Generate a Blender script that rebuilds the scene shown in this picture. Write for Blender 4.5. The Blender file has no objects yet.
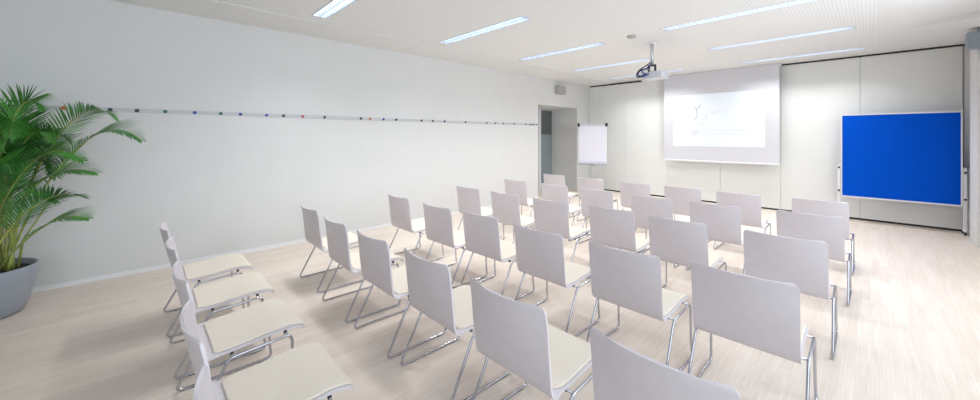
import bpy, bmesh, math, random
from mathutils import Vector, Matrix
random.seed(7)
sc = bpy.context.scene
COL = sc.collection
PI = math.pi

# ------------------------------------------------------------------ camera
CAMX, CAMH = 5.757, 1.55
cam = bpy.data.cameras.new('camera'); camo = bpy.data.objects.new('camera', cam); COL.objects.link(camo)
YAW = math.atan(380/365)
camo.location = (CAMX, 0, CAMH)
camo.rotation_euler = (PI/2, 0, YAW)
cam.sensor_fit = 'HORIZONTAL'; cam.sensor_width = 36; cam.lens = 36*365/980
cam.shift_x = 0; cam.shift_y = -(200-136.3)/980
cam.clip_start = 0.05
sc.camera = camo

# ------------------------------------------------------------------ world, daylight, exposure
w = bpy.data.worlds.new('world'); sc.world = w; w.use_nodes = True
bg = w.node_tree.nodes['Background']; bg.inputs[0].default_value = (0.80, 0.88, 1.0, 1); bg.inputs[1].default_value = 1.0
def area(name, loc, rot, sx, sy, power, col):
    l = bpy.data.lights.new(name, 'AREA'); l.shape = 'RECTANGLE'; l.size = sx; l.size_y = sy; l.energy = power; l.color = col
    o = bpy.data.objects.new(name, l); COL.objects.link(o); o.location = loc; o.rotation_euler = rot; return o
WIN_Y = [(-3.1, -1.1), (-0.7, 1.3), (1.7, 3.7), (4.1, 6.1)]
WIN_W = [20, 28, 30, 30]
WZ0, WZ1 = 0.85, 2.75
RX = 7.20
for i, (a, b) in enumerate(WIN_Y):     # area lights added behind assumed, unseen windows; first two are weak fill
    area('window_daylight', (RX+0.32, (a+b)/2, (WZ0+WZ1)/2), (0, PI/2, 0), WZ1-WZ0, b-a, WIN_W[i], (0.78, 0.89, 1.0))
LAMP_W = 12.5
LAMP_COL = (0.97, 0.985, 1.0)
sc.view_settings.view_transform = 'Standard'; sc.view_settings.look = 'None'
sc.view_settings.exposure = 0.70; sc.view_settings.gamma = 1; sc.view_settings.use_curve_mapping = False

# ------------------------------------------------------------------ materials
def mat(name, col, rough=0.6, metal=0.0, spec=0.5, var=0.0, vscale=30, bump=0.0, bscale=200, stretch=(1,1,1), coat=0, emit=None, estr=0):
    m = bpy.data.materials.new(name); m.use_nodes = True
    nt = m.node_tree; b = nt.nodes['Principled BSDF']
    b.inputs['Base Color'].default_value = (*col, 1); b.inputs['Roughness'].default_value = rough
    b.inputs['Metallic'].default_value = metal; b.inputs['Specular IOR Level'].default_value = spec
    b.inputs['Coat Weight'].default_value = coat
    tc = nt.nodes.new('ShaderNodeTexCoord'); mp = nt.nodes.new('ShaderNodeMapping'); mp.inputs['Scale'].default_value = stretch
    nt.links.new(tc.outputs['Object'], mp.inputs[0])
    if var > 0:
        n = nt.nodes.new('ShaderNodeTexNoise'); n.inputs['Scale'].default_value = vscale; n.inputs['Detail'].default_value = 4
        nt.links.new(mp.outputs[0], n.inputs['Vector'])
        r = nt.nodes.new('ShaderNodeValToRGB')
        r.color_ramp.elements[0].position = .3; r.color_ramp.elements[1].position = .7
        r.color_ramp.elements[0].color = (*[c*(1-var) for c in col], 1); r.color_ramp.elements[1].color = (*[min(1, c*(1+var)) for c in col], 1)
        nt.links.new(n.outputs['Fac'], r.inputs[0]); nt.links.new(r.outputs[0], b.inputs['Base Color'])
    if bump > 0:
        n2 = nt.nodes.new('ShaderNodeTexNoise'); n2.inputs['Scale'].default_value = bscale
        nt.links.new(mp.outputs[0], n2.inputs['Vector'])
        bp = nt.nodes.new('ShaderNodeBump'); bp.inputs['Strength'].default_value = bump; bp.inputs['Distance'].default_value = .002
        nt.links.new(n2.outputs['Fac'], bp.inputs['Height']); nt.links.new(bp.outputs[0], b.inputs['Normal'])
    if emit:
        b.inputs['Emission Color'].default_value = (*emit, 1); b.inputs['Emission Strength'].default_value = estr
    return m
M = {}
M['wall'] = mat('wall_paint', (0.725, 0.727, 0.715), .85, var=.012, vscale=3, bump=.15, bscale=120)
M['panel'] = mat('partition_laminate', (0.82, 0.83, 0.805), .33, var=.01, vscale=2)
M['ceil'] = mat('ceiling_paint', (0.79, 0.785, 0.77), .9, var=.01, vscale=2)
M['base'] = mat('skirting_white', (0.86, 0.87, 0.88), .5)
M['black'] = mat('black_plastic', (0.015, 0.015, 0.017), .5)
M['dark'] = mat('dark_gap', (0.02, 0.022, 0.025), .7)
M['chrome'] = mat('chrome', (0.52, 0.53, 0.58), .14, metal=1.0)
M['alu'] = mat('brushed_aluminium', (0.62, 0.64, 0.66), .35, metal=.8)
M['shell'] = mat('white_laminated_shell', (0.68, 0.635, 0.665), .42, var=.02, vscale=18, stretch=(1,1,1))
M['pad'] = mat('cream_seat_fabric', (0.79, 0.722, 0.62), .85, var=.02, vscale=60, bump=.3, bscale=500)
M['rail'] = mat('grey_magnet_rail', (0.56, 0.58, 0.60), .5)
M['white'] = mat('white_plastic', (0.83, 0.84, 0.86), .45)
M['greyplastic'] = mat('grey_plastic', (0.33, 0.36, 0.40), .6)
M['spk'] = mat('speaker_grille_beige', (0.42, 0.41, 0.40), .7, var=.06, vscale=150)
M['spkb'] = mat('speaker_grille_blue_grey', (0.30, 0.345, 0.40), .7, var=.05, vscale=150)
M['blue'] = mat('blue_felt', (0.0, 0.085, 0.62), .95, spec=.1, var=.10, vscale=260, bump=.3, bscale=400)
M['paper'] = mat('flipchart_paper', (0.80, 0.79, 0.88), .8, var=.01, vscale=5)
M['screen'] = mat('screen_cloth', (0.69, 0.69, 0.73), .8)
M['slide'] = mat('projected_slide', (0.66, 0.66, 0.69), .8, emit=(0.72, 0.90, 1.0), estr=.20)
M['mark'] = mat('slide_marks_grey', (0.56, 0.56, 0.61), .8, emit=(0.80, 0.86, 1.0), estr=.09)
M['markd'] = mat('slide_marks_mauve', (0.48, 0.44, 0.54), .8, emit=(0.80, 0.82, 1), estr=.06)
M['tube'] = mat('lamp_tube', (0.9, 0.95, 1), .5, emit=(0.82, 0.91, 1.0), estr=2.3)
M['reflector'] = mat('lamp_reflector', (0.82, 0.86, 0.92), .3, metal=.3)
M['louvre'] = mat('lamp_louvre', (0.62, 0.70, 0.84), .4, metal=.3)
M['glassdoor'] = mat('door_glass_lower', (0.27, 0.32, 0.335), .15, coat=.5)
M['glassdark'] = mat('door_glass_upper', (0.12, 0.135, 0.14), .12, coat=.5)
M['frame'] = mat('door_frame_grey', (0.10, 0.11, 0.12), .5)
M['pot'] = mat('grey_planter', (0.33, 0.365, 0.42), .38, var=.02, vscale=3)
M['soil'] = mat('potting_soil', (0.045, 0.032, 0.024), .95, var=.4, vscale=40, bump=1, bscale=60)
M['leaf'] = mat('palm_leaflet', (0.07, 0.27, 0.04), .42, var=.45, vscale=6)
M['leaf2'] = mat('palm_leaflet_dark', (0.045, 0.20, 0.04), .42, var=.45, vscale=6)
M['stem'] = mat('palm_cane', (0.34, 0.40, 0.10), .5, var=.35, vscale=14)
M['projector'] = mat('projector_casing', (0.55, 0.56, 0.60), .4)
M['cable'] = mat('cable_blue', (0.03, 0.04, 0.22), .5)

# floor : pale industrial strip parquet laid along Y
def floor_mat():
    m = bpy.data.materials.new('pale_strip_parquet'); m.use_nodes = True; nt = m.node_tree; b = nt.nodes['Principled BSDF']
    N = nt.nodes.new; Lk = nt.links.new
    tc = N('ShaderNodeTexCoord'); mp = N('ShaderNodeMapping'); mp.inputs['Rotation'].default_value = (0, 0, PI/2)
    Lk(tc.outputs['Object'], mp.inputs[0])
    def brick(wd, ht, c1, c2, mort):
        t = N('ShaderNodeTexBrick'); t.inputs['Scale'].default_value = 1; t.inputs['Brick Width'].default_value = wd
        t.inputs['Row Height'].default_value = ht; t.inputs['Mortar Size'].default_value = mort; t.inputs['Mortar Smooth'].default_value = .3
        t.offset = .37; t.offset_frequency = 2; t.squash = 1
        t.inputs['Color1'].default_value = c1; t.inputs['Color2'].default_value = c2
        t.inputs['Mortar'].default_value = (0.76, 0.67, 0.58, 1); Lk(mp.outputs[0], t.inputs['Vector']); return t
    t1 = brick(.30, .018, (0.90, 0.805, 0.715, 1), (0.845, 0.74, 0.65, 1), .0008)
    t2 = brick(.71, .072, (1, 1, 1, 1), (0.92, 0.905, 0.89, 1), 0)
    t2.inputs['Mortar'].default_value = (1, 1, 1, 1)
    mx = N('ShaderNodeMix'); mx.data_type = 'RGBA'; mx.blend_type = 'MULTIPLY'; mx.inputs[0].default_value = 1
    Lk(t1.outputs['Color'], mx.inputs[6]); Lk(t2.outputs['Color'], mx.inputs[7])
    mp2 = N('ShaderNodeMapping'); mp2.inputs['Scale'].default_value = (40, 2.2, 1); Lk(tc.outputs['Object'], mp2.inputs[0])
    n = N('ShaderNodeTexNoise'); n.inputs['Scale'].default_value = 1.5; n.inputs['Detail'].default_value = 5; Lk(mp2.outputs[0], n.inputs['Vector'])
    r = N('ShaderNodeValToRGB'); r.color_ramp.elements[0].color = (.94, .925, .91, 1); r.color_ramp.elements[1].color = (1.0, 1.0, 1.0, 1)
    r.color_ramp.elements[0].position = .3; r.color_ramp.elements[1].position = .7
    Lk(n.outputs['Fac'], r.inputs[0])
    m2 = N('ShaderNodeMix'); m2.data_type = 'RGBA'; m2.blend_type = 'MULTIPLY'; m2.inputs[0].default_value = 1
    Lk(mx.outputs[2], m2.inputs[6]); Lk(r.outputs[0], m2.inputs[7]); Lk(m2.outputs[2], b.inputs['Base Color'])
    b.inputs['Roughness'].default_value = .42; b.inputs['Specular IOR Level'].default_value = .4
    return m
M['floor'] = floor_mat()

def perf_mat():
    m = bpy.data.materials.new('perforated_ceiling_board'); m.use_nodes = True; nt = m.node_tree; b = nt.nodes['Principled BSDF']
    N = nt.nodes.new; Lk = nt.links.new
    tc = N('ShaderNodeTexCoord')
    mp = N('ShaderNodeVectorMath'); mp.operation = 'MULTIPLY'; s = 1/.033; mp.inputs[1].default_value = (s, s, 0)
    Lk(tc.outputs['Object'], mp.inputs[0])
    fr = N('ShaderNodeVectorMath'); fr.operation = 'FRACTION'; Lk(mp.outputs[0], fr.inputs[0])
    sb = N('ShaderNodeVectorMath'); sb.operation = 'SUBTRACT'; sb.inputs[1].default_value = (.5, .5, 0); Lk(fr.outputs[0], sb.inputs[0])
    ln = N('ShaderNodeVectorMath'); ln.operation = 'LENGTH'; Lk(sb.outputs[0], ln.inputs[0])
    lt = N('ShaderNodeMath'); lt.operation = 'LESS_THAN'; lt.inputs[1].default_value = .22; Lk(ln.outputs['Value'], lt.inputs[0])
    mx = N('ShaderNodeMix'); mx.data_type = 'RGBA'; mx.inputs[6].default_value = (0.82, 0.82, 0.815, 1); mx.inputs[7].default_value = (0.66, 0.655, 0.65, 1)
    Lk(lt.outputs[0], mx.inputs[0]); Lk(mx.outputs[2], b.inputs['Base Color']); b.inputs['Roughness'].default_value = .9
    return m
M['perf'] = perf_mat()

# ------------------------------------------------------------------ mesh helpers
def link(name, bm, m, parent=None, smooth=False, bevel=0):
    me = bpy.data.meshes.new(name); bmesh.ops.recalc_face_normals(bm, faces=bm.faces); bm.to_mesh(me); bm.free()
    for k in (m if isinstance(m, (list, tuple)) else [m]): me.materials.append(k)
    if smooth:
        for p in me.polygons: p.use_smooth = True
    o = bpy.data.objects.new(name, me); COL.objects.link(o)
    if parent: o.parent = parent
    if bevel:
        md = o.modifiers.new('edge', 'BEVEL'); md.width = bevel; md.segments = 2; md.limit_method = 'ANGLE'
    return o
def box(bm, x0, x1, y0, y1, z0, z1, mi=0):
    v = [bm.verts.new(p) for p in ((x0,y0,z0),(x1,y0,z0),(x1,y1,z0),(x0,y1,z0),(x0,y0,z1),(x1,y0,z1),(x1,y1,z1),(x0,y1,z1))]
    for f in ((0,3,2,1),(4,5,6,7),(0,1,5,4),(1,2,6,5),(2,3,7,6),(3,0,4,7)):
        fc = bm.faces.new([v[i] for i in f]); fc.material_index = mi
def bx(*a):
    bm = bmesh.new(); box(bm, *a); return bm
def rounded(pts, rads, closed=False, seg=5):
    n = len(pts); out = []
    pts = [Vector(p) for p in pts]
    for i in range(n):
        if not closed and (i == 0 or i == n-1): out.append(pts[i]); continue
        p, a, b = pts[i], pts[i-1], pts[(i+1) % n]
        r = rads[i] if isinstance(rads, (list, tuple)) else rads
        d1 = (a-p); d2 = (b-p); t = min(r, d1.length*.45, d2.length*.45)
        p1 = p + d1.normalized()*t; p2 = p + d2.normalized()*t
        for k in range(seg+1):
            u = k/seg; out.append(p1*(1-u)**2 + p*2*u*(1-u) + p2*u*u)
    return out
def tube(bm, pts, r, closed=False, n=8, caps=True):
    pts = [Vector(p) for p in pts]; N = len(pts); rings = []
    t0 = (pts[1]-pts[0]).normalized()
    up = Vector((0,0,1)) if abs(t0.z) < .9 else Vector((1,0,0))
    nrm = t0.cross(up).normalized()
    for i in range(N):
        a = pts[i-1] if (i > 0 or closed) else pts[i]; b = pts[(i+1) % N] if (i < N-1 or closed) else pts[i]
        t = (b-a).normalized(); nrm = (nrm - t*nrm.dot(t)).normalized(); bi = t.cross(nrm)
        rr = r(i/(N-1)) if callable(r) else r
        rings.append([bm.verts.new(pts[i] + (nrm*math.cos(2*PI*k/n) + bi*math.sin(2*PI*k/n))*rr) for k in range(n)])
    for i in range(N if closed else N-1):
        A = rings[i]; B = rings[(i+1) % N]
        if closed and i == N-1:   # match the twist
            k0 = min(range(n), key=lambda k: (A[0].co-B[k].co).length); B = B[k0:]+B[:k0]
        for k in range(n): bm.faces.new((A[k], A[(k+1)%n], B[(k+1)%n], B[k]))
    if caps and not closed: bm.faces.new(rings[0][::-1]); bm.faces.new(rings[-1])
def lathe(bm, prof, n=32, c=(0,0), closed=False):
    rings = []
    for r, z in prof:
        rings.append([bm.verts.new((c[0]+r*math.cos(2*PI*k/n), c[1]+r*math.sin(2*PI*k/n), z)) for k in range(n)])
    for a, b in zip(rings, rings[1:]):
        for k in range(n): bm.faces.new((a[k], a[(k+1)%n], b[(k+1)%n], b[k]))
    bm.faces.new(rings[0][::-1]); bm.faces.new(rings[-1])
def struct(name, bm, m, parent=None, **k):
    o = link(name, bm, m, parent, **k)
    if parent is None: o['kind'] = 'structure'
    return o
def tag(o, label, cat, group=None):
    o['label'] = label; o['category'] = cat
    if group: o['group'] = group
    return o
def empty(name, loc, label, cat, group=None, rz=0):
    o = bpy.data.objects.new(name, None); COL.objects.link(o); o.location = loc; o.rotation_euler = (0,0,rz)
    o.empty_display_size = .1
    return tag(o, label, cat, group)
def copy_tree(o, parent=None):
    c = o.copy(); COL.objects.link(c)
    if parent: c.parent = parent
    for ch in list(o.children): copy_tree(ch, c)
    return c

# ------------------------------------------------------------------ room shell
H = 3.045; YB = 9.63; YR = -3.6; PX = 6.81
struct('floor', bx(-1.3, RX+.2, YR-.2, YB+.2, -.12, 0), M['floor'])
# left wall with the deep door recess
D0, D1, DZ, DD = 7.20, 8.95, 2.35, -.88
bm = bmesh.new()
box(bm, -.2, 0, YR, D0, 0, H+.15); box(bm, -.2, 0, D1, YB, 0, H+.15); box(bm, -.2, 0, D0, D1, DZ, H+.15)
box(bm, DD-.25, -.2, D0-.1, D0, 0, DZ+.1); box(bm, DD-.25, -.2, D1, D1+.1, 0, DZ+.1); box(bm, DD-.25, -.2, D0, D1, DZ, DZ+.1)
struct('wall_left', bm, M['wall'])
struct('wall_rear', bx(-.2, RX+.2, YR-.2, YR, 0, H+.15), M['wall'])
# right wall with windows (unseen, added where the fall of light suggests them)
bm = bmesh.new(); y = YR
for a, b in WIN_Y:
    box(bm, RX, RX+.2, y, a, 0, H+.35); box(bm, RX, RX+.2, a, b, 0, WZ0); box(bm, RX, RX+.2, a, b, WZ1, H+.35); y = b
box(bm, RX, RX+.2, y, YB, 0, H+.35)
struct('wall_right', bm, M['wall'])
for i, (a, b) in enumerate(WIN_Y):
    bm = bmesh.new()
    for (p, q, r_, s_) in ((a, b, WZ0, WZ0+.05), (a, b, WZ1-.05, WZ1), (a, a+.05, WZ0+.05, WZ1-.05), (b-.05, b, WZ0+.05, WZ1-.05), ((a+b)/2-.03, (a+b)/2+.03, WZ0+.05, WZ1-.05)):
        box(bm, RX+.06, RX+.13, p, q, r_, s_)
    struct('window_%d' % (i+1), bm, M['white'])
# back wall: wall behind + movable partition panels
bw = struct('wall_back', bx(-.2, RX+.2, YB+.03, YB+.2, 0, H+.15), M['wall'])
seams = [0.33, 1.09, 2.21, 3.37, 4.47, 5.63, 6.80]
prev = 0.0
for i, s in enumerate(seams):
    dark_top = (s < 2 or s > 5)
    link('panel', bx(prev+.0025, s-.0025, YB, YB+.028, .035, H-.03), M['panel'], bw, bevel=.001)
    prev = s
link('panel_gap', bx(0, 6.8, YB+.018, YB+.0299, 0.001, H-.005), M['greyplastic'], bw)
struct('trim_1', bx(0.02, 1.55, YB-.012, YB+.017, H-.048, H-.017), M['dark'])
struct('trim_2', bx(4.47, 6.81, YB-.012, YB+.017, H-.030, H-.001), M['dark'])
struct('trim_3', bx(1.55, 4.47, YB-.006, YB+.017, H-.030, H-.001), M['ceil'])
struct('trim_4', bx(0.0, 6.80, YB+.004, YB+.017, 0.001, .034), M['black'])
# wall piece and pillar at the right end of the partition
struct('wall_pillar', bx(6.79, RX, 8.42, 8.95, 0, H), M['wall'], bevel=.004)
struct('wall_end', bx(6.815, RX, YB-.01, YB+.03, 0, H), M['wall'])
struct('baseboard_left', bx(0, .012, YR, D0, 0, .045), M['base'])
struct('baseboard_end', bx(6.82, RX, YB-.022, YB-.01, 0, .05), M['base'])

# ceiling with openings for the luminaires
LW = .19
LIGHTS = [(.98, 1.53), (1.0, 3.42), (1.02, 5.28), (1.06, 7.05), (1.1, 8.72), (3.74, 5.2), (3.84, 6.97), (3.92, 8.75)]
LL = 1.78
holes = [(x, x+LL, y, y+LW) for x, y in LIGHTS]
PFX0, PFX1, PFY1 = .80, 5.82, 9.25
xs = sorted(set([0, PFX0, PFX1, 6.12, RX+.2] + [v for h in holes for v in h[:2]]))
ys = sorted(set([YR-.2, 7.65, PFY1, YB+.2] + [v for h in holes for v in h[2:]]))
def ceil_bm(test):
    bm = bmesh.new()
    for a, b in zip(xs, xs[1:]):
        for c, d in zip(ys, ys[1:]):
            mx, my = (a+b)/2, (c+d)/2
            if any(h[0] < mx < h[1] and h[2] < my < h[3] for h in holes): continue
            if mx > 6.12 and my < 7.65: continue
            if test(mx, my):
                v = [bm.verts.new(p) for p in ((a,c,H),(a,d,H),(b,d,H),(b,c,H))]; bm.faces.new(v)
    bmesh.ops.remove_doubles(bm, verts=bm.verts, dist=1e-5); return bm
inside = lambda x, y: PFX0 < x < PFX1 and y < PFY1
def flat(name, bm, m, parent=None):
    me = bpy.data.meshes.new(name); bm.normal_update(); bm.to_mesh(me); bm.free(); me.materials.append(m)
    o = bpy.data.objects.new(name, me); COL.objects.link(o)
    md = o.modifiers.new('thick', 'SOLIDIFY'); md.thickness = .04; md.offset = -1
    o['kind'] = 'structure'
    if parent: o.parent = parent
    return o
def orient_down(bm):
    bm.normal_update()
    for f in bm.faces:
        if f.normal.z > 0: f.normal_flip()
    return bm
flat('ceiling', orient_down(ceil_bm(lambda x, y: not inside(x, y))), M['ceil'])
flat('ceiling_perforated', orient_down(ceil_bm(inside)), M['perf'])
struct('ceiling_slab', bx(-.2, RX+.25, YR-.2, YB+.2, H+.40, H+.55), M['ceil'])
# ceiling rising towards the windows, with the small upright face where it meets the flat part
bm = bmesh.new()
a = [bm.verts.new(p) for p in ((6.12, YR-.2, H), (6.12, 7.65, H), (RX+.2, 7.65, H+.19), (RX+.2, YR-.2, H+.19), (6.12, YR-.2, H+.03), (6.12, 7.65, H+.03), (RX+.2, 7.65, H+.22), (RX+.2, YR-.2, H+.22))]
for f in ((0,1,2,3),(7,6,5,4),(0,4,5,1),(1,5,6,2),(2,6,7,3),(3,7,4,0)): bm.faces.new([a[i] for i in f])
struct('ceiling_bay', bm, M['ceil'])
bm = bmesh.new()
a = [bm.verts.new(p) for p in ((6.12, 7.652, H+.001), (RX+.2, 7.652, H+.001), (RX+.2, 7.652, H+.2), (6.12, 7.672, H+.001), (RX+.2, 7.672, H+.001), (RX+.2, 7.672, H+.2))]
for f in ((0,1,2),(3,5,4),(0,3,4,1),(1,4,5,2),(0,2,5,3)): bm.faces.new([a[i] for i in f])
struct('ceiling_step', bm, M['ceil'])
struct('ceiling_border', bx(0.0, .70, 7.82, 9.6, H-.016, H-.001), M['ceil'], bevel=.004)
struct('trim_5', bx(0.0, .79, YR, 7.815, H-.012, H-.001), M['ceil'], bevel=.003)

# door at the back of the recess
dr = struct('door_1', bx(DD-.06, DD-.01, D0, D1, 0, DZ), M['wall'])
link('door_frame', bx(DD-.01, DD+.03, 8.30, 8.40, .0, DZ-.001), M['white'], dr)
link('door_glass', bx(DD-.01, DD+.012, 8.41, 8.93, 1.63, DZ-.04), M['glassdark'], dr)
link('door_glass', bx(DD-.01, DD+.012, 8.41, 8.93, .02, 1.60), M['glassdoor'], dr)
link('door_rail', bx(DD-.01, DD+.02, 8.41, 8.93, 1.60, 1.63), M['frame'], dr)
link('door_edge', bx(-.05, -.02, D0+.001, D0+.03, 0, DZ-.002), M['frame'], dr)

# ------------------------------------------------------------------ ceiling lights
def make_light():
    t = empty('ceiling_light', (0,0,0), '', 'ceiling light', 'recessed linear ceiling lights')
    bm = bmesh.new(); dp = .085
    for k in range(2):                              # two reflector troughs
        y0 = .012 + k*.088; y1 = y0+.078
        prof = [(y0, 0), (y0+.008, dp*.6), (y0+.02, dp), (y1-.02, dp), (y1-.008, dp*.6), (y1, 0)]
        R = [[bm.verts.new((x, p, z)) for p, z in prof] for x in (.012, LL-.012)]
        for i in range(5): bm.faces.new((R[0][i], R[0][i+1], R[1][i+1], R[1][i]))
        bm.faces.new(R[0]); bm.faces.new(R[1][::-1])
    link('reflector', bm, M['reflector'], t)
    bm = bmesh.new()
    box(bm, 0, LL, 0, .011, -.004, .012); box(bm, 0, LL, LW-.011, LW, -.004, .012); box(bm, 0, .011, .011, LW-.011, -.004, .012)
    box(bm, LL-.011, LL, .011, LW-.011, -.004, .012); box(bm, .011, LL-.011, .090, .100, -.003, .012)
    link('frame', bm, M['alu'], t)
    link('housing', bx(0, LL, 0, LW, dp+.004, dp+.02), M['alu'], t)
    for k in range(2):
        yc = .051 + k*.088
        bm = bmesh.new(); tube(bm, [(.05, yc, .052), (LL-.05, yc, .052)], .013, n=10); link('tube', bm, M['tube'], t, smooth=True)
        l = bpy.data.lights.new('tube_glow', 'AREA'); l.shape = 'RECTANGLE'; l.size = LL-.1; l.size_y = .022; l.energy = LAMP_W/2; l.color = LAMP_COL; l.spread = math.radians(125)
        lo = bpy.data.objects.new('tube_glow', l); COL.objects.link(lo); lo.location = (LL/2, yc, -.006); lo.parent = t
    bm = bmesh.new(); n = 26
    for k in range(2):
        for i in range(1, n):
            x = LL*i/n; y0 = .014+k*.088; box(bm, x-.0012, x+.0012, y0, y0+.074, .001, .018)
    link('grille', bm, M['louvre'], t)
    return t
L0 = make_light()
lab = ['left-hand row of ceiling lights, the one nearest the camera, cut by the top edge', 'left-hand row of ceiling lights, second from the camera, over the fourth row of chairs',
       'left-hand row of ceiling lights, third from the camera', 'left-hand row of ceiling lights, fourth from the camera, ending beside the projector pole',
       'left-hand row of ceiling lights, the farthest, behind the projector', 'right-hand row of ceiling lights, nearest one, cut by the top edge, bright louvres',
       'right-hand row of ceiling lights, the middle one', 'right-hand row of ceiling lights, farthest one, close to the screen']
for i, (x, y) in enumerate(LIGHTS):
    o = L0 if i == 0 else copy_tree(L0)
    o.location = (x, y, H); o['label'] = lab[i]

# small round ceiling fittings
def disc(x, y, r, h, label, name='smoke_detector', cat='smoke detector', m=None):
    bm = bmesh.new(); lathe(bm, [(r, H-.0005), (r, H-h*.5), (r*.75, H-h), (r*.2, H-h*1.05)], 20, (x, y)); return tag(link(name, bm, m or M['spk'], smooth=False), label, cat)
disc(3.30, 5.30-.02, .065, .035, 'round beige smoke detector on the ceiling left of the projector pole')
disc(.89, 3.22, .05, .012, 'small flush round cap on the ceiling at the end of the second left light', 'sprinkler', 'sprinkler', M['ceil'])
disc(2.85, 8.62, .06, .012, 'small flush round cap on the ceiling between screen and projector', 'sprinkler', 'sprinkler', M['white'])

# ------------------------------------------------------------------ chairs
HW = .247
def shell_pt(s, u):
    """s 0 top of the back .. 1 front of the seat, u -1..1 across; local metres, y forward, 0 at back top"""
    prof = [(0.000, .810), (.020, .71), (.042, .60), (.066, .49), (.082, .425), (.102, .395), (.142, .383), (.21, .384), (.31, .391), (.41, .401), (.48, .405), (.535, .400), (.572, .387), (.592, .368)]
    k = s*(len(prof)-1); i = min(int(k), len(prof)-2); f = k-i
    g = lambda j: prof[max(0, min(len(prof)-1, j))]
    def cr(a, b, c, d): return .5*((2*b)+(-a+c)*f+(2*a-5*b+4*c-d)*f*f+(-a+3*b-3*c+d)*f**3)
    y = cr(*[g(i+q)[0] for q in (-1,0,1,2)]); z = cr(*[g(i+q)[1] for q in (-1,0,1,2)])
    back = max(0, min(1, (z-.43)/.3)); 
    hw = HW
    if z > .775 and y < .05:
        d = max(0, .81-z); r = .025; hw = HW - r + math.sqrt(max(0, r*r-(r-d)**2)) if d < r else HW
    if y > .15: hw = HW - .008
    if y > .555: hw -= (y-.555)*.5
    x = hw*u
    y += .040*back*(u*u) - .008*back
    z += .006*(u*u)*(1 if y > .15 else 0)
    return Vector((x, y, z))
def sheet(bm, svals, uvals, fn, th):
    G = [[fn(s, u) for u in uvals] for s in svals]
    S, U = len(svals), len(uvals); top = []; bot = []
    for i in range(S):
        rt = []; rb = []
        for j in range(U):
            a = G[min(i+1, S-1)][j]-G[max(i-1, 0)][j]; b = G[i][min(j+1, U-1)]-G[i][max(j-1, 0)]
            n = a.cross(b).normalized()
            if n.length < .5: n = Vector((0,0,1))
            rt.append(bm.verts.new(G[i][j]-n*th[0])); rb.append(bm.verts.new(G[i][j]-n*th[1]))
        top.append(rt); bot.append(rb)
    for i in range(S-1):
        for j in range(U-1):
            bm.faces.new((top[i][j], top[i][j+1], top[i+1][j+1], top[i+1][j])); bm.faces.new((bot[i][j], bot[i+1][j], bot[i+1][j+1], bot[i][j+1]))
    for i in range(S-1):
        for j in (0, U-1): bm.faces.new((top[i][j], top[i+1][j], bot[i+1][j], bot[i][j]))
    for j in range(U-1):
        for i in (0, S-1): bm.faces.new((top[i][j], top[i][j+1], bot[i][j+1], bot[i][j]))
def smooth_angle(o, deg=40):
    o.data.set_sharp_from_angle(angle=math.radians(deg))
def make_chair():
    t = empty('chair', (0,0,0), '', 'chair', 'white sled-base chairs in rows')
    bm = bmesh.new()
    sv = [0, .003, .008, .014, .022, .032, .05] + [.08+i*.04 for i in range(24)]; sv = [s for s in sv if s <= 1] ; sv[-1] = 1.0
    sheet(bm, sv, [-1+i/8 for i in range(17)], shell_pt, (-.0062, .0062))
    o = link('seat_shell', bm, M['shell'], t, smooth=True); smooth_angle(o)
    # upholstered pad
    def pad(s, u):
        return shell_pt(.468+s*.512, u*(.955 - .13*max(0, (.10-s)/.10)**2 - .10*max(0, (s-.92)/.08)**2))
    bm = bmesh.new(); sheet(bm, [i/16 for i in range(17)], [-1+i/8 for i in range(17)], pad, (.006, .018))
    o = link('seat_pad', bm, M['pad'], t, smooth=True); smooth_angle(o)
    md = o.modifiers.new('edge', 'BEVEL'); md.width = .005; md.segments = 2; md.limit_method = 'ANGLE'; md.angle_limit = math.radians(50)
    R = .0082; X = .272
    for sx in (-1, 1):
        pts = rounded([(sx*X, .012, R), (sx*(X-.006), .205, .366), (sx*(X-.006), .510, .386), (sx*(X-.003), .515, .10), (sx*X, .530, R)], [.045, .028, .045, .05, .05], True, 5)
        bm = bmesh.new(); tube(bm, pts, R, closed=True, n=8)
        link('sled_frame', bm, M['chrome'], t, smooth=True)
        # glides under the runner
        for yy in (.09, .44):
            link('glide', bx(sx*X-.006, sx*X+.006, yy, yy+.03, 0, .004), M['black'], t)
    for yy, zz in ((.222, .364), (.485, .382)):
        bm = bmesh.new(); tube(bm, [(-X+.006, yy, zz), (X-.006, yy, zz)], .006, n=8); c = link('cross_bar', bm, M['chrome'], t, smooth=True)
        for sx in (-1, 1):
            link('connector', bx(sx*.222-.007, sx*.222+.007, yy-.008, yy+.008, zz-.007, zz+.016 if yy < .3 else zz+.020), M['black'], t, bevel=.003)
    return t
rows = [
    ('nearest row at lower left', [(1.75,.13),(2.43,.14),(3.13,.14),(3.86,.13),(4.50,.12)]),
    ('second row from the camera', [(1.72,1.24),(2.48,1.21),(3.17,1.22),(3.85,1.24),(4.55,1.22),(5.25,1.23)]),
    ('third row from the camera', [(1.72,2.27),(2.55,2.25),(3.17,2.31),(3.91,2.26),(4.62,2.27),(5.27,2.33)]),
    ('fourth row from the camera', [(1.70,3.41),(2.45,3.40),(3.18,3.40),(3.90,3.48),(4.56,3.42),(5.31,3.43)]),
    ('row second from the screen', [(1.59,4.55),(2.40,4.55),(3.12,4.54),(3.90,4.49),(4.57,4.52),(5.35,4.61)]),
    ('row closest to the screen', [(1.53,5.73),(2.34,5.71),(3.15,5.67),(3.85,5.70),(4.56,5.61),(5.35,5.66)])]
ordn = ['nearest the left wall', 'second from the left wall', 'third from the left wall', 'fourth from the left wall', 'fifth from the left wall', 'at the right-hand end']
C0 = make_chair(); first = True
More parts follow.
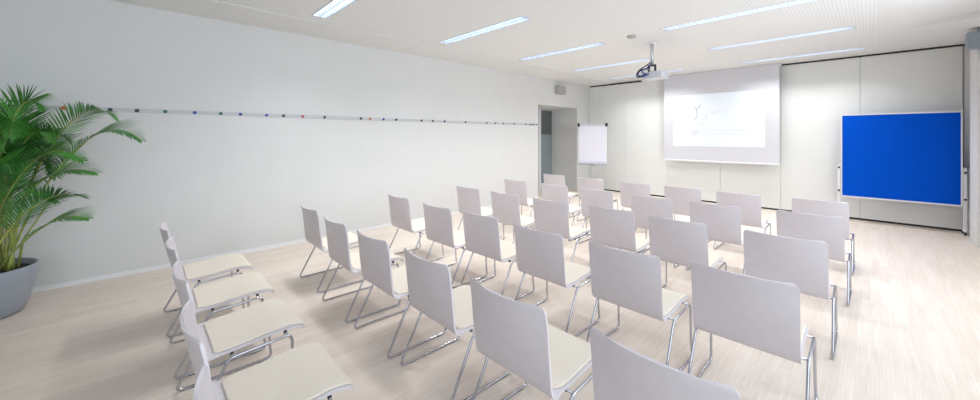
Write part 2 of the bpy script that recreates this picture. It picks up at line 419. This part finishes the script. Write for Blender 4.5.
for rn, cs in rows:
    for i, (x, y) in enumerate(cs):
        o = C0 if first else copy_tree(C0); first = False
        o.location = (x-.002, y, 0); o.rotation_euler = (0, 0, random.uniform(-.012, .012))
        o['label'] = 'white chair, %s, in the %s' % (ordn[i], rn)

# ------------------------------------------------------------------ magnet rail with magnets
RZ = 1.84
tag(link('magnet_rail', bx(0, .012, -2.2, D0-.01, RZ-.022, RZ+.022), M['rail'], bevel=.002), 'long thin grey magnet rail running along the white left wall', 'rail')
MC = {'red': (0.45, .03, .02), 'orange': (.50, .14, .03), 'black': (.012, .012, .02), 'green': (.015, .13, .07), 'blue': (.01, .05, .30), 'pink': (.45, .02, .08)}
for k, v in MC.items(): M['m_'+k] = mat('magnet_'+k, v, .35)
mags = [(-.82,'red'),(-.56,'orange'),(-.23,'black'),(-.02,'black'),(.22,'green'),(.49,'blue'),(.75,'green'),(.96,'blue'),(1.26,'blue'),(1.47,'black'),(1.72,'pink'),(2.03,'black'),(2.60,'black'),(2.76,'orange'),(3.0,'blue'),(3.24,'black'),(3.76,'black'),(4.01,'black'),(4.29,'black'),(4.82,'black'),(5.42,'black'),(5.68,'black'),(5.93,'green'),(6.30,'black'),(6.72,'green'),(6.86,'black'),(6.94,'black'),(7.02,'black'),(7.12,'black')]
mname = {}
nth = ['first','second','third','fourth','fifth','sixth','seventh','eighth','ninth','tenth','eleventh','twelfth','thirteenth','fourteenth','fifteenth','sixteenth','seventeenth','eighteenth','nineteenth','twentieth','twenty-first','twenty-second','twenty-third','twenty-fourth','twenty-fifth','twenty-sixth','twenty-seventh','twenty-eighth','last']
def magnet_mesh():
    bm = bmesh.new(); n = 16; rings = []
    for r, x in ((.018, .012), (.020, .015), (.020, .021), (.015, .024)):
        rings.append([bm.verts.new((x, r*math.cos(2*PI*k/n), r*math.sin(2*PI*k/n))) for k in range(n)])
    for a, b in zip(rings, rings[1:]):
        for k in range(n): bm.faces.new((a[k], a[(k+1)%n], b[(k+1)%n], b[k]))
    bm.faces.new(rings[0]); bm.faces.new(rings[-1]); return bm
for i, (y, c) in enumerate(mags):
    o = link('magnet', magnet_mesh(), M['m_'+c]); o.location = (0, y, RZ)
    word = 'pinkish red' if c == 'pink' else c
    tag(o, 'small round %s magnet on the wall rail, %s along it from the palm' % (word, nth[i]), 'magnet', 'magnets on the wall rail')

# ------------------------------------------------------------------ projection screen
sx0, sx1, syf = 2.20, 4.475, 9.42
t = empty('projection_screen', (0,0,0), 'large white projection screen lowered in front of the partition, showing a pale slide', 'projection screen')
link('screen_cloth', bx(sx0, sx1, syf, syf+.012, .99, H-.004), M['screen'], t)
bm = bmesh.new(); box(bm, sx0-.01, sx1+.01, syf-.018, syf+.03, .955, .99); link('bottom_bar', bm, M['white'], t, bevel=.005)
link('screen_case', bx(sx0-.02, sx1+.02, syf+.013, YB-.02, H-.06, H-.002), M['white'], t)
SL = (2.42, 4.235, 1.315, 2.53)
link('slide', bx(SL[0], SL[1], syf-.003, syf-.0005, SL[2], SL[3]), M['slide'], t)
W_, H_ = SL[1]-SL[0], SL[3]-SL[2]
def sp(u, v): return (SL[0]+u*W_, syf-.004, SL[3]-v*H_)      # u, v on the slide
def stroke(bm, pts, wd):
    P3 = [Vector(sp(*p)) for p in pts]
    for a, b in zip(P3, P3[1:]):
        d = (b-a).normalized(); n = Vector((-d.z, 0, d.x))*wd/2
        v = [bm.verts.new(q) for q in (a-n, a+n, b+n, b-n)]; v2 = [bm.verts.new(q.co+Vector((0, .0008, 0))) for q in v]
        bm.faces.new(v); bm.faces.new(v2[::-1])
        for k in range(4): bm.faces.new((v[k], v[(k+1)%4], v2[(k+1)%4], v2[k]))
bm = bmesh.new()
stroke(bm, [(.245,.225),(.285,.29)], .014); stroke(bm, [(.335,.20),(.285,.29),(.292,.36),(.29,.44),(.262,.50)], .016)
stroke(bm, [(.275,.30),(.31,.25)], .014)
ring = lambda cx, cy, rx, ry, a0=0, a1=2*PI, n=14: [(cx+rx*math.cos(a0+(a1-a0)*k/n), cy+ry*math.sin(a0+(a1-a0)*k/n)) for k in range(n+1)]
stroke(bm, ring(.275,.735,.034,.032), .014)
link('slide_pattern', bm, M['markd'], t)
bm = bmesh.new()
stroke(bm, [(.17,.25),(.20,.24),(.245,.31)], .008); stroke(bm, [(.18,.31),(.215,.33),(.27,.30)], .008)
stroke(bm, ring(.30,.50,.11,.13,-PI/2,0.2), .009); stroke(bm, ring(.35,.36,.06,.13,PI/2,-.3), .008)
stroke(bm, ring(.335,.56,.022,.03), .008); stroke(bm, ring(.37,.55,.016,.03), .008)
stroke(bm, [(.46,.40),(.475,.34),(.50,.41),(.52,.33),(.55,.38)], .009); stroke(bm, [(.58,.37),(.60,.29)], .007); stroke(bm, [(.62,.31),(.65,.27)], .007)
for u in (.145, .165, .205): stroke(bm, [(u,.69),(u,.77)], .008)
stroke(bm, [(.215,.70),(.235,.76)], .008)
for v in (.705, .765):
    u = .325; r = random.Random(int(v*1000))
    while u < .84:
        L_ = r.uniform(.010, .028); stroke(bm, [(u, v), (min(u+L_, .85), v)], .014); u += L_+r.uniform(.006, .014)
link('slide_text', bm, M['mark'], t)

# ------------------------------------------------------------------ ceiling projector
t = empty('projector', (3.34, 5.92, H), 'white projector hanging from a ceiling pole in front of the screen', 'projector')
bm = bmesh.new(); lathe(bm, [(.075, -.001), (.075, -.012), (.045, -.02)], 24); link('ceiling_plate', bm, M['white'], t)
bm = bmesh.new(); tube(bm, [(0,0,-.015), (0,0,-.36)], .026, n=16); link('pole', bm, M['alu'], t, smooth=True)
bm = bmesh.new(); box(bm, -.05, .05, -.05, .05, -.475, -.46)
for s in (-1, 1): box(bm, s*.05-.006, s*.05+.006, -.03, .03, -.475, -.35)
tube(bm, [(-.05,0,-.365),(.05,0,-.365)], .012, n=8); link('bracket', bm, M['black'], t, bevel=.002)
bm = bmesh.new(); box(bm, -.12, .21, -.13, .15, -.585, -.475); pb = link('body', bm, M['projector'], t, bevel=.018)
bm = bmesh.new(); tube(bm, [(.13,.145,-.53),(.13,.18,-.53)], .04, n=16); link('lens', bm, M['black'], pb, smooth=True)
bm = bmesh.new()
for k in range(7): box(bm, .02+k*.025, .030+k*.025, -.132, -.129, -.56, -.51)
link('vent', bm, M['alu'], pb)
for k, (m_, pts) in enumerate([('black', [(0,-.02,-.30),(-.06,-.06,-.36),(-.13,-.14,-.42),(-.18,-.17,-.49),(-.13,-.16,-.54),(-.06,-.132,-.52)]),
                               ('cable', [(0,-.02,-.33),(-.05,-.10,-.42),(-.14,-.17,-.46),(-.16,-.18,-.54),(-.08,-.17,-.555),(-.02,-.132,-.52)]),
                               ('cable', [(-.03,-.05,-.41),(-.10,-.16,-.44),(-.06,-.20,-.50),(.0,-.17,-.53),(.0,-.132,-.50)]),
                               ('black', [(-.02,-.04,-.40),(-.16,-.08,-.42),(-.21,-.12,-.50),(-.17,-.15,-.56),(-.07,-.15,-.54),(-.05,-.132,-.50)]),
                               ('alu', [(-.01,-.05,-.42),(-.12,-.13,-.47),(-.15,-.13,-.53),(-.09,-.12,-.55)])]):
    bm = bmesh.new(); tube(bm, rounded(pts, .05), .0085, n=6); link('cable', bm, M[m_], t, smooth=True)

# ------------------------------------------------------------------ flip chart
t = empty('flip_chart', (.80, 8.42, 0), 'flip chart on a stand with blank white paper, by the recess in the left wall', 'flip chart', rz=.50)
a = 0
link('board', bx(-.35, .35, .012, .03, .84, 1.86), M['white'], t, bevel=.004)
link('paper_pad', bx(-.335, .335, .0, .011, .87, 1.82), M['paper'], t)
for s in (-1, 1): link('paper_clamp', bx(s*.345-.03, s*.345+.03, -.02, .032, 1.80, 1.89), M['black'], t, bevel=.006)
link('clamp_bar', bx(-.31, .31, -.012, .012, 1.83, 1.86), M['alu'], t)
link('pen_tray', bx(-.36, .36, -.075, .03, .81, .835), M['greyplastic'], t, bevel=.004)
bm = bmesh.new(); tube(bm, [(0,.05,.06),(0,.05,1.6)], .018, n=12); link('pole', bm, M['alu'], t, smooth=True)
link('tray_knob', bx(-.03, .03, .032, .085, .79, .84), M['black'], t, bevel=.005)
bm = bmesh.new(); tube(bm, [(0,.05,.02),(0,.05,.09)], .035, n=12); link('hub', bm, M['black'], t, smooth=True)
for k in range(3):
    an = PI/2+k*2*PI/3
    bm = bmesh.new(); tube(bm, [(0,.05,.06),(.30*math.cos(an), .05+.30*math.sin(an), .014)], .012, n=8); link('leg', bm, M['alu'], t, smooth=True)

# ------------------------------------------------------------------ blue pin board on wheels
t = empty('pin_board', (0, 9.33, 0), 'wide blue felt pin board with white frame standing before the partition on the right', 'pin board')
x0, x1, z0, z1 = 5.385, 6.765, .445, 1.95
link('felt_panel', bx(x0+.018, x1-.018, -.012, .018, z0+.022, z1-.022), M['blue'], t)
bm = bmesh.new(); box(bm, x0, x1, -.02, .025, z0, z0+.022); box(bm, x0, x1, -.02, .025, z1-.022, z1); box(bm, x0, x0+.018, -.02, .025, z0+.022, z1-.022); box(bm, x1-.018, x1, -.02, .025, z0+.022, z1-.022)
link('frame', bm, M['white'], t)
link('post', bx(x1+.006, x1+.042, -.03, .02, .06, 1.05), M['white'], t, bevel=.004)
link('post', bx(x0-.042, x0-.006, -.03, .02, .06, 1.03), M['white'], t, bevel=.004)
for x in (x0-.024, x1+.024):
    for z in (.56, .98): 
        bm = bmesh.new(); tube(bm, [(x,-.03,z),(x,-.05,z)], .016, n=10); link('clamp_knob', bm, M['black'], t, smooth=True)
    f = link('foot', bx(x-.016, x+.016, -.05, .20, .05, .078), M['white'], t, bevel=.004)
    for yy in (-.02, .17):
        bm = bmesh.new(); tube(bm, [(x-.012,yy,.024),(x+.012,yy,.024)], .024, n=14); link('caster', bm, M['black'], f)

# ------------------------------------------------------------------ speakers, sockets
def speaker(x0, x1, y0, y1, z0, z1, face, label, m):
    t = empty('wall_speaker', ((x0+x1)/2, (y0+y1)/2, z0), label, 'loudspeaker')
    cx, cy = (x0+x1)/2, (y0+y1)/2
    link('cabinet', bx(x0-cx, x1-cx, y0-cy, y1-cy, 0, z1-z0), m, t, bevel=.008)
    g = .012
    if face == 'x': link('grille', bx(x1-cx, x1-cx+.006, y0-cy+g, y1-cy-g, g, z1-z0-g), m, t)
    else: link('grille', bx(x0-cx+g, x1-cx-g, y0-cy-.006, y0-cy, g, z1-z0-g), m, t)
speaker(.0, .12, 7.90, 8.24, 2.67, 2.88, 'x', 'small beige grey loudspeaker on the left wall above the recess', M['spk'])
speaker(6.69, 6.95, 8.26, 8.42, 2.76, 2.99, 'y', 'blue grey loudspeaker high on the pillar at the right edge', M['spkb'])
for zz, lb in ((.98, 'white socket plate on the end wall behind the pin board post'), (.28, 'small white socket low on the end wall beside the pillar')):
    t = empty('wall_socket', (6.90, YB-.012, zz), lb, 'wall socket')
    link('plate', bx(-.045, .045, -.012, 0, -.08, .08), M['white'], t, bevel=.003)
    bm = bmesh.new(); tube(bm, [(0,-.013,.035),(0,-.011,.035)], .022, n=14); tube(bm, [(0,-.013,-.035),(0,-.011,-.035)], .022, n=14); link('socket', bm, M['greyplastic'], t)

# ------------------------------------------------------------------ potted palm
PC = (.50, -.97)
t = empty('potted_palm', (PC[0], PC[1], 0), 'large green feather palm in a round grey planter by the left wall', 'potted plant')
bm = bmesh.new()
pr = [(.20, 0), (.225, .012), (.262, .12), (.290, .25), (.305, .36), (.308, .41), (.300, .415), (.288, .405), (.284, .34), (.27, .30)]
lathe(bm, pr, 48); link('planter', bm, M['pot'], t, smooth=True)
bm = bmesh.new(); lathe(bm, [(.282, .345), (.284, .365), (.15, .372), (.02, .375)], 36); link('soil', bm, M['soil'], t, smooth=True)
def frond(az, reach, zt, zpk, base, lean, dens=46, Lmax=.27, m='leaf', start=.30, sag=.22, roll=0.0):
    """az direction, reach and height of the tip, zpk the control height of the arch"""
    d = Vector((math.cos(az), math.sin(az), 0)); side = Vector((-d.y, d.x, 0))
    P = [Vector((base[0], base[1], .36)), Vector((base[0], base[1], 0)) + d*reach*lean + Vector((0,0,.36+(zpk-.36)*.60)),
         Vector((base[0], base[1], 0)) + d*reach*.62 + Vector((0,0,zpk)), d*reach + Vector((0,0,zt))]
    def B(s): return P[0]*(1-s)**3 + P[1]*3*s*(1-s)**2 + P[2]*3*s*s*(1-s) + P[3]*s**3
    bs = bmesh.new(); tube(bs, [B(i/24) for i in range(25)], lambda s: .0085*(1-s)+.0015, n=6)
    f = link('stem', bs, M['stem'], t, smooth=True)
    bm = bmesh.new()
    for i in range(dens):
        s = start + (1-start)*(i/(dens-1))**.92
        p = B(s); tg = (B(min(1, s+.01))-B(max(0, s-.01))).normalized()
        q = (s-start)/(1-start); ln = Lmax*(.45+.75*math.sin(PI*min(1, .12+q*.83)))*random.uniform(.88, 1.08)
        ln *= 1-.6*q**3
        nrm = side.cross(tg).normalized()*-1
        if nrm.z < 0: nrm = -nrm
        for sg in (-1, 1):
            fw = 1.0+.9*q
            dr_ = (side*sg*math.cos(roll) + tg*fw*random.uniform(.9, 1.1) + nrm*(.28 - .1*q) + nrm*sg*math.sin(roll)).normalized()
            w0 = .0062; K = 5; L = []; R = []; C = []
            wd = dr_.cross(nrm).normalized()
            cur = p.copy(); dirv = dr_.copy()
            for k in range(K+1):
                u = k/K; ww = w0*(math.sin(PI*min(1, .18+u*.80)))*(1 if u < 1 else .15)
                C.append(cur.copy()); L.append(cur+wd*ww - nrm*ww*.3); R.append(cur-wd*ww - nrm*ww*.3)
                dirv = (dirv + Vector((0,0,-sag*.22*(1+u)))).normalized(); cur = cur + dirv*ln/K
            # keep leaves off the wall
            def cl(v):
                v = v.copy(); v.x = max(v.x, -PC[0]+.02); return v
            vL = [bm.verts.new(cl(v)) for v in L]; vC = [bm.verts.new(cl(v)) for v in C]; vR = [bm.verts.new(cl(v)) for v in R]
            for k in range(K):
                bm.faces.new((vL[k], vC[k], vC[k+1], vL[k+1])); bm.faces.new((vC[k], vR[k], vR[k+1], vC[k+1]))
    me = bpy.data.meshes.new('leaflets'); bm.to_mesh(me); bm.free(); me.materials.append(M[m])
    for p_ in me.polygons: p_.use_smooth = True
    o = bpy.data.objects.new('leaflets', me); COL.objects.link(o); o.parent = f
R45 = math.radians(46)
rb = random.Random(3)
def bs(): 
    a = rb.uniform(0, 2*PI); r = rb.uniform(.03, .20); return (r*math.cos(a), r*math.sin(a))
F = [  # az, reach, tip z, peak z, lean, leaflet length
    (R45, 1.36, 1.52, 1.84, .22, .22), (R45+.02, 1.12, 1.70, 2.02, .18, .20), (R45, .98, 1.24, 1.38, .24, .22), (R45-.05, .92, 1.04, 1.16, .26, .20), (R45+.05, .86, .84, .92, .28, .18),
    (R45-.12, 1.0, 1.36, 1.62, .2, .2), (R45+.2, .62, 1.50, 1.78, .16, .2), (R45+.12, .55, .98, 1.3, .2, .2), (R45-.25, .34, 1.30, 1.7, .2, .24), (R45+.3, .30, 1.75, 1.9, .15, .22),
    (R45+.1, .44, 1.80, 2.06, .14, .20), (R45-.5, .62, 1.45, 1.85, .2, .25), (R45+.45, .50, 1.35, 1.70, .2, .24), (R45-.9, .8, 1.5, 1.85, .2, .25), (R45-1.5, .9, 1.4, 1.8, .2, .25),
    (R45+.7, .40, 1.50, 1.80, .2, .24), (R45-.3, .42, 1.55, 1.95, .18, .25), (R45-1.2, .7, 1.7, 2.0, .15, .25), (R45-2.0, .9, 1.5, 1.9, .2, .25), (R45-2.4, .7, 1.7, 2.0, .15, .25),
    (R45+.9, .36, 1.25, 1.6, .2, .2), (R45+2.6, .35, 1.9, 2.0, .15, .2), (R45-.7, .50, 1.15, 1.55, .25, .24), (R45+.25, .50, 1.20, 1.60, .2, .24), (R45-1.7, .7, 1.1, 1.5, .25, .24),
    (R45-.1, .66, 1.52, 1.80, .18, .22), (R45+.15, .36, 1.62, 1.80, .15, .24), (R45-.35, .52, 1.25, 1.6, .22, .24), (R45-2.9, .6, 1.75, 2.0, .15, .24)]
for i, (az, re, zt, zp, le, lm) in enumerate(F):
    frond(az, re, zt, zp, bs(), le, dens=44, Lmax=lm*1.12, m='leaf' if i % 3 else 'leaf2', start=.34 if i < 5 else .30, roll=[.45, -.35, .5, -.4, .35][i] if i < 5 else rb.uniform(-.9, .9))

for i in range(11):
    a_ = rb.uniform(0, 2*PI); r_ = rb.uniform(.04, .2); x_, y_ = r_*math.cos(a_), r_*math.sin(a_); k_ = rb.uniform(.9, 1.6)
    bm = bmesh.new(); tube(bm, [(x_, y_, .355), (x_*1.15, y_*1.15, .6), (x_*k_*1.3, y_*k_*1.3, rb.uniform(.8, 1.15))], lambda q: .011-.005*q, n=7)
    link('cane', bm, M['stem'], t, smooth=True)
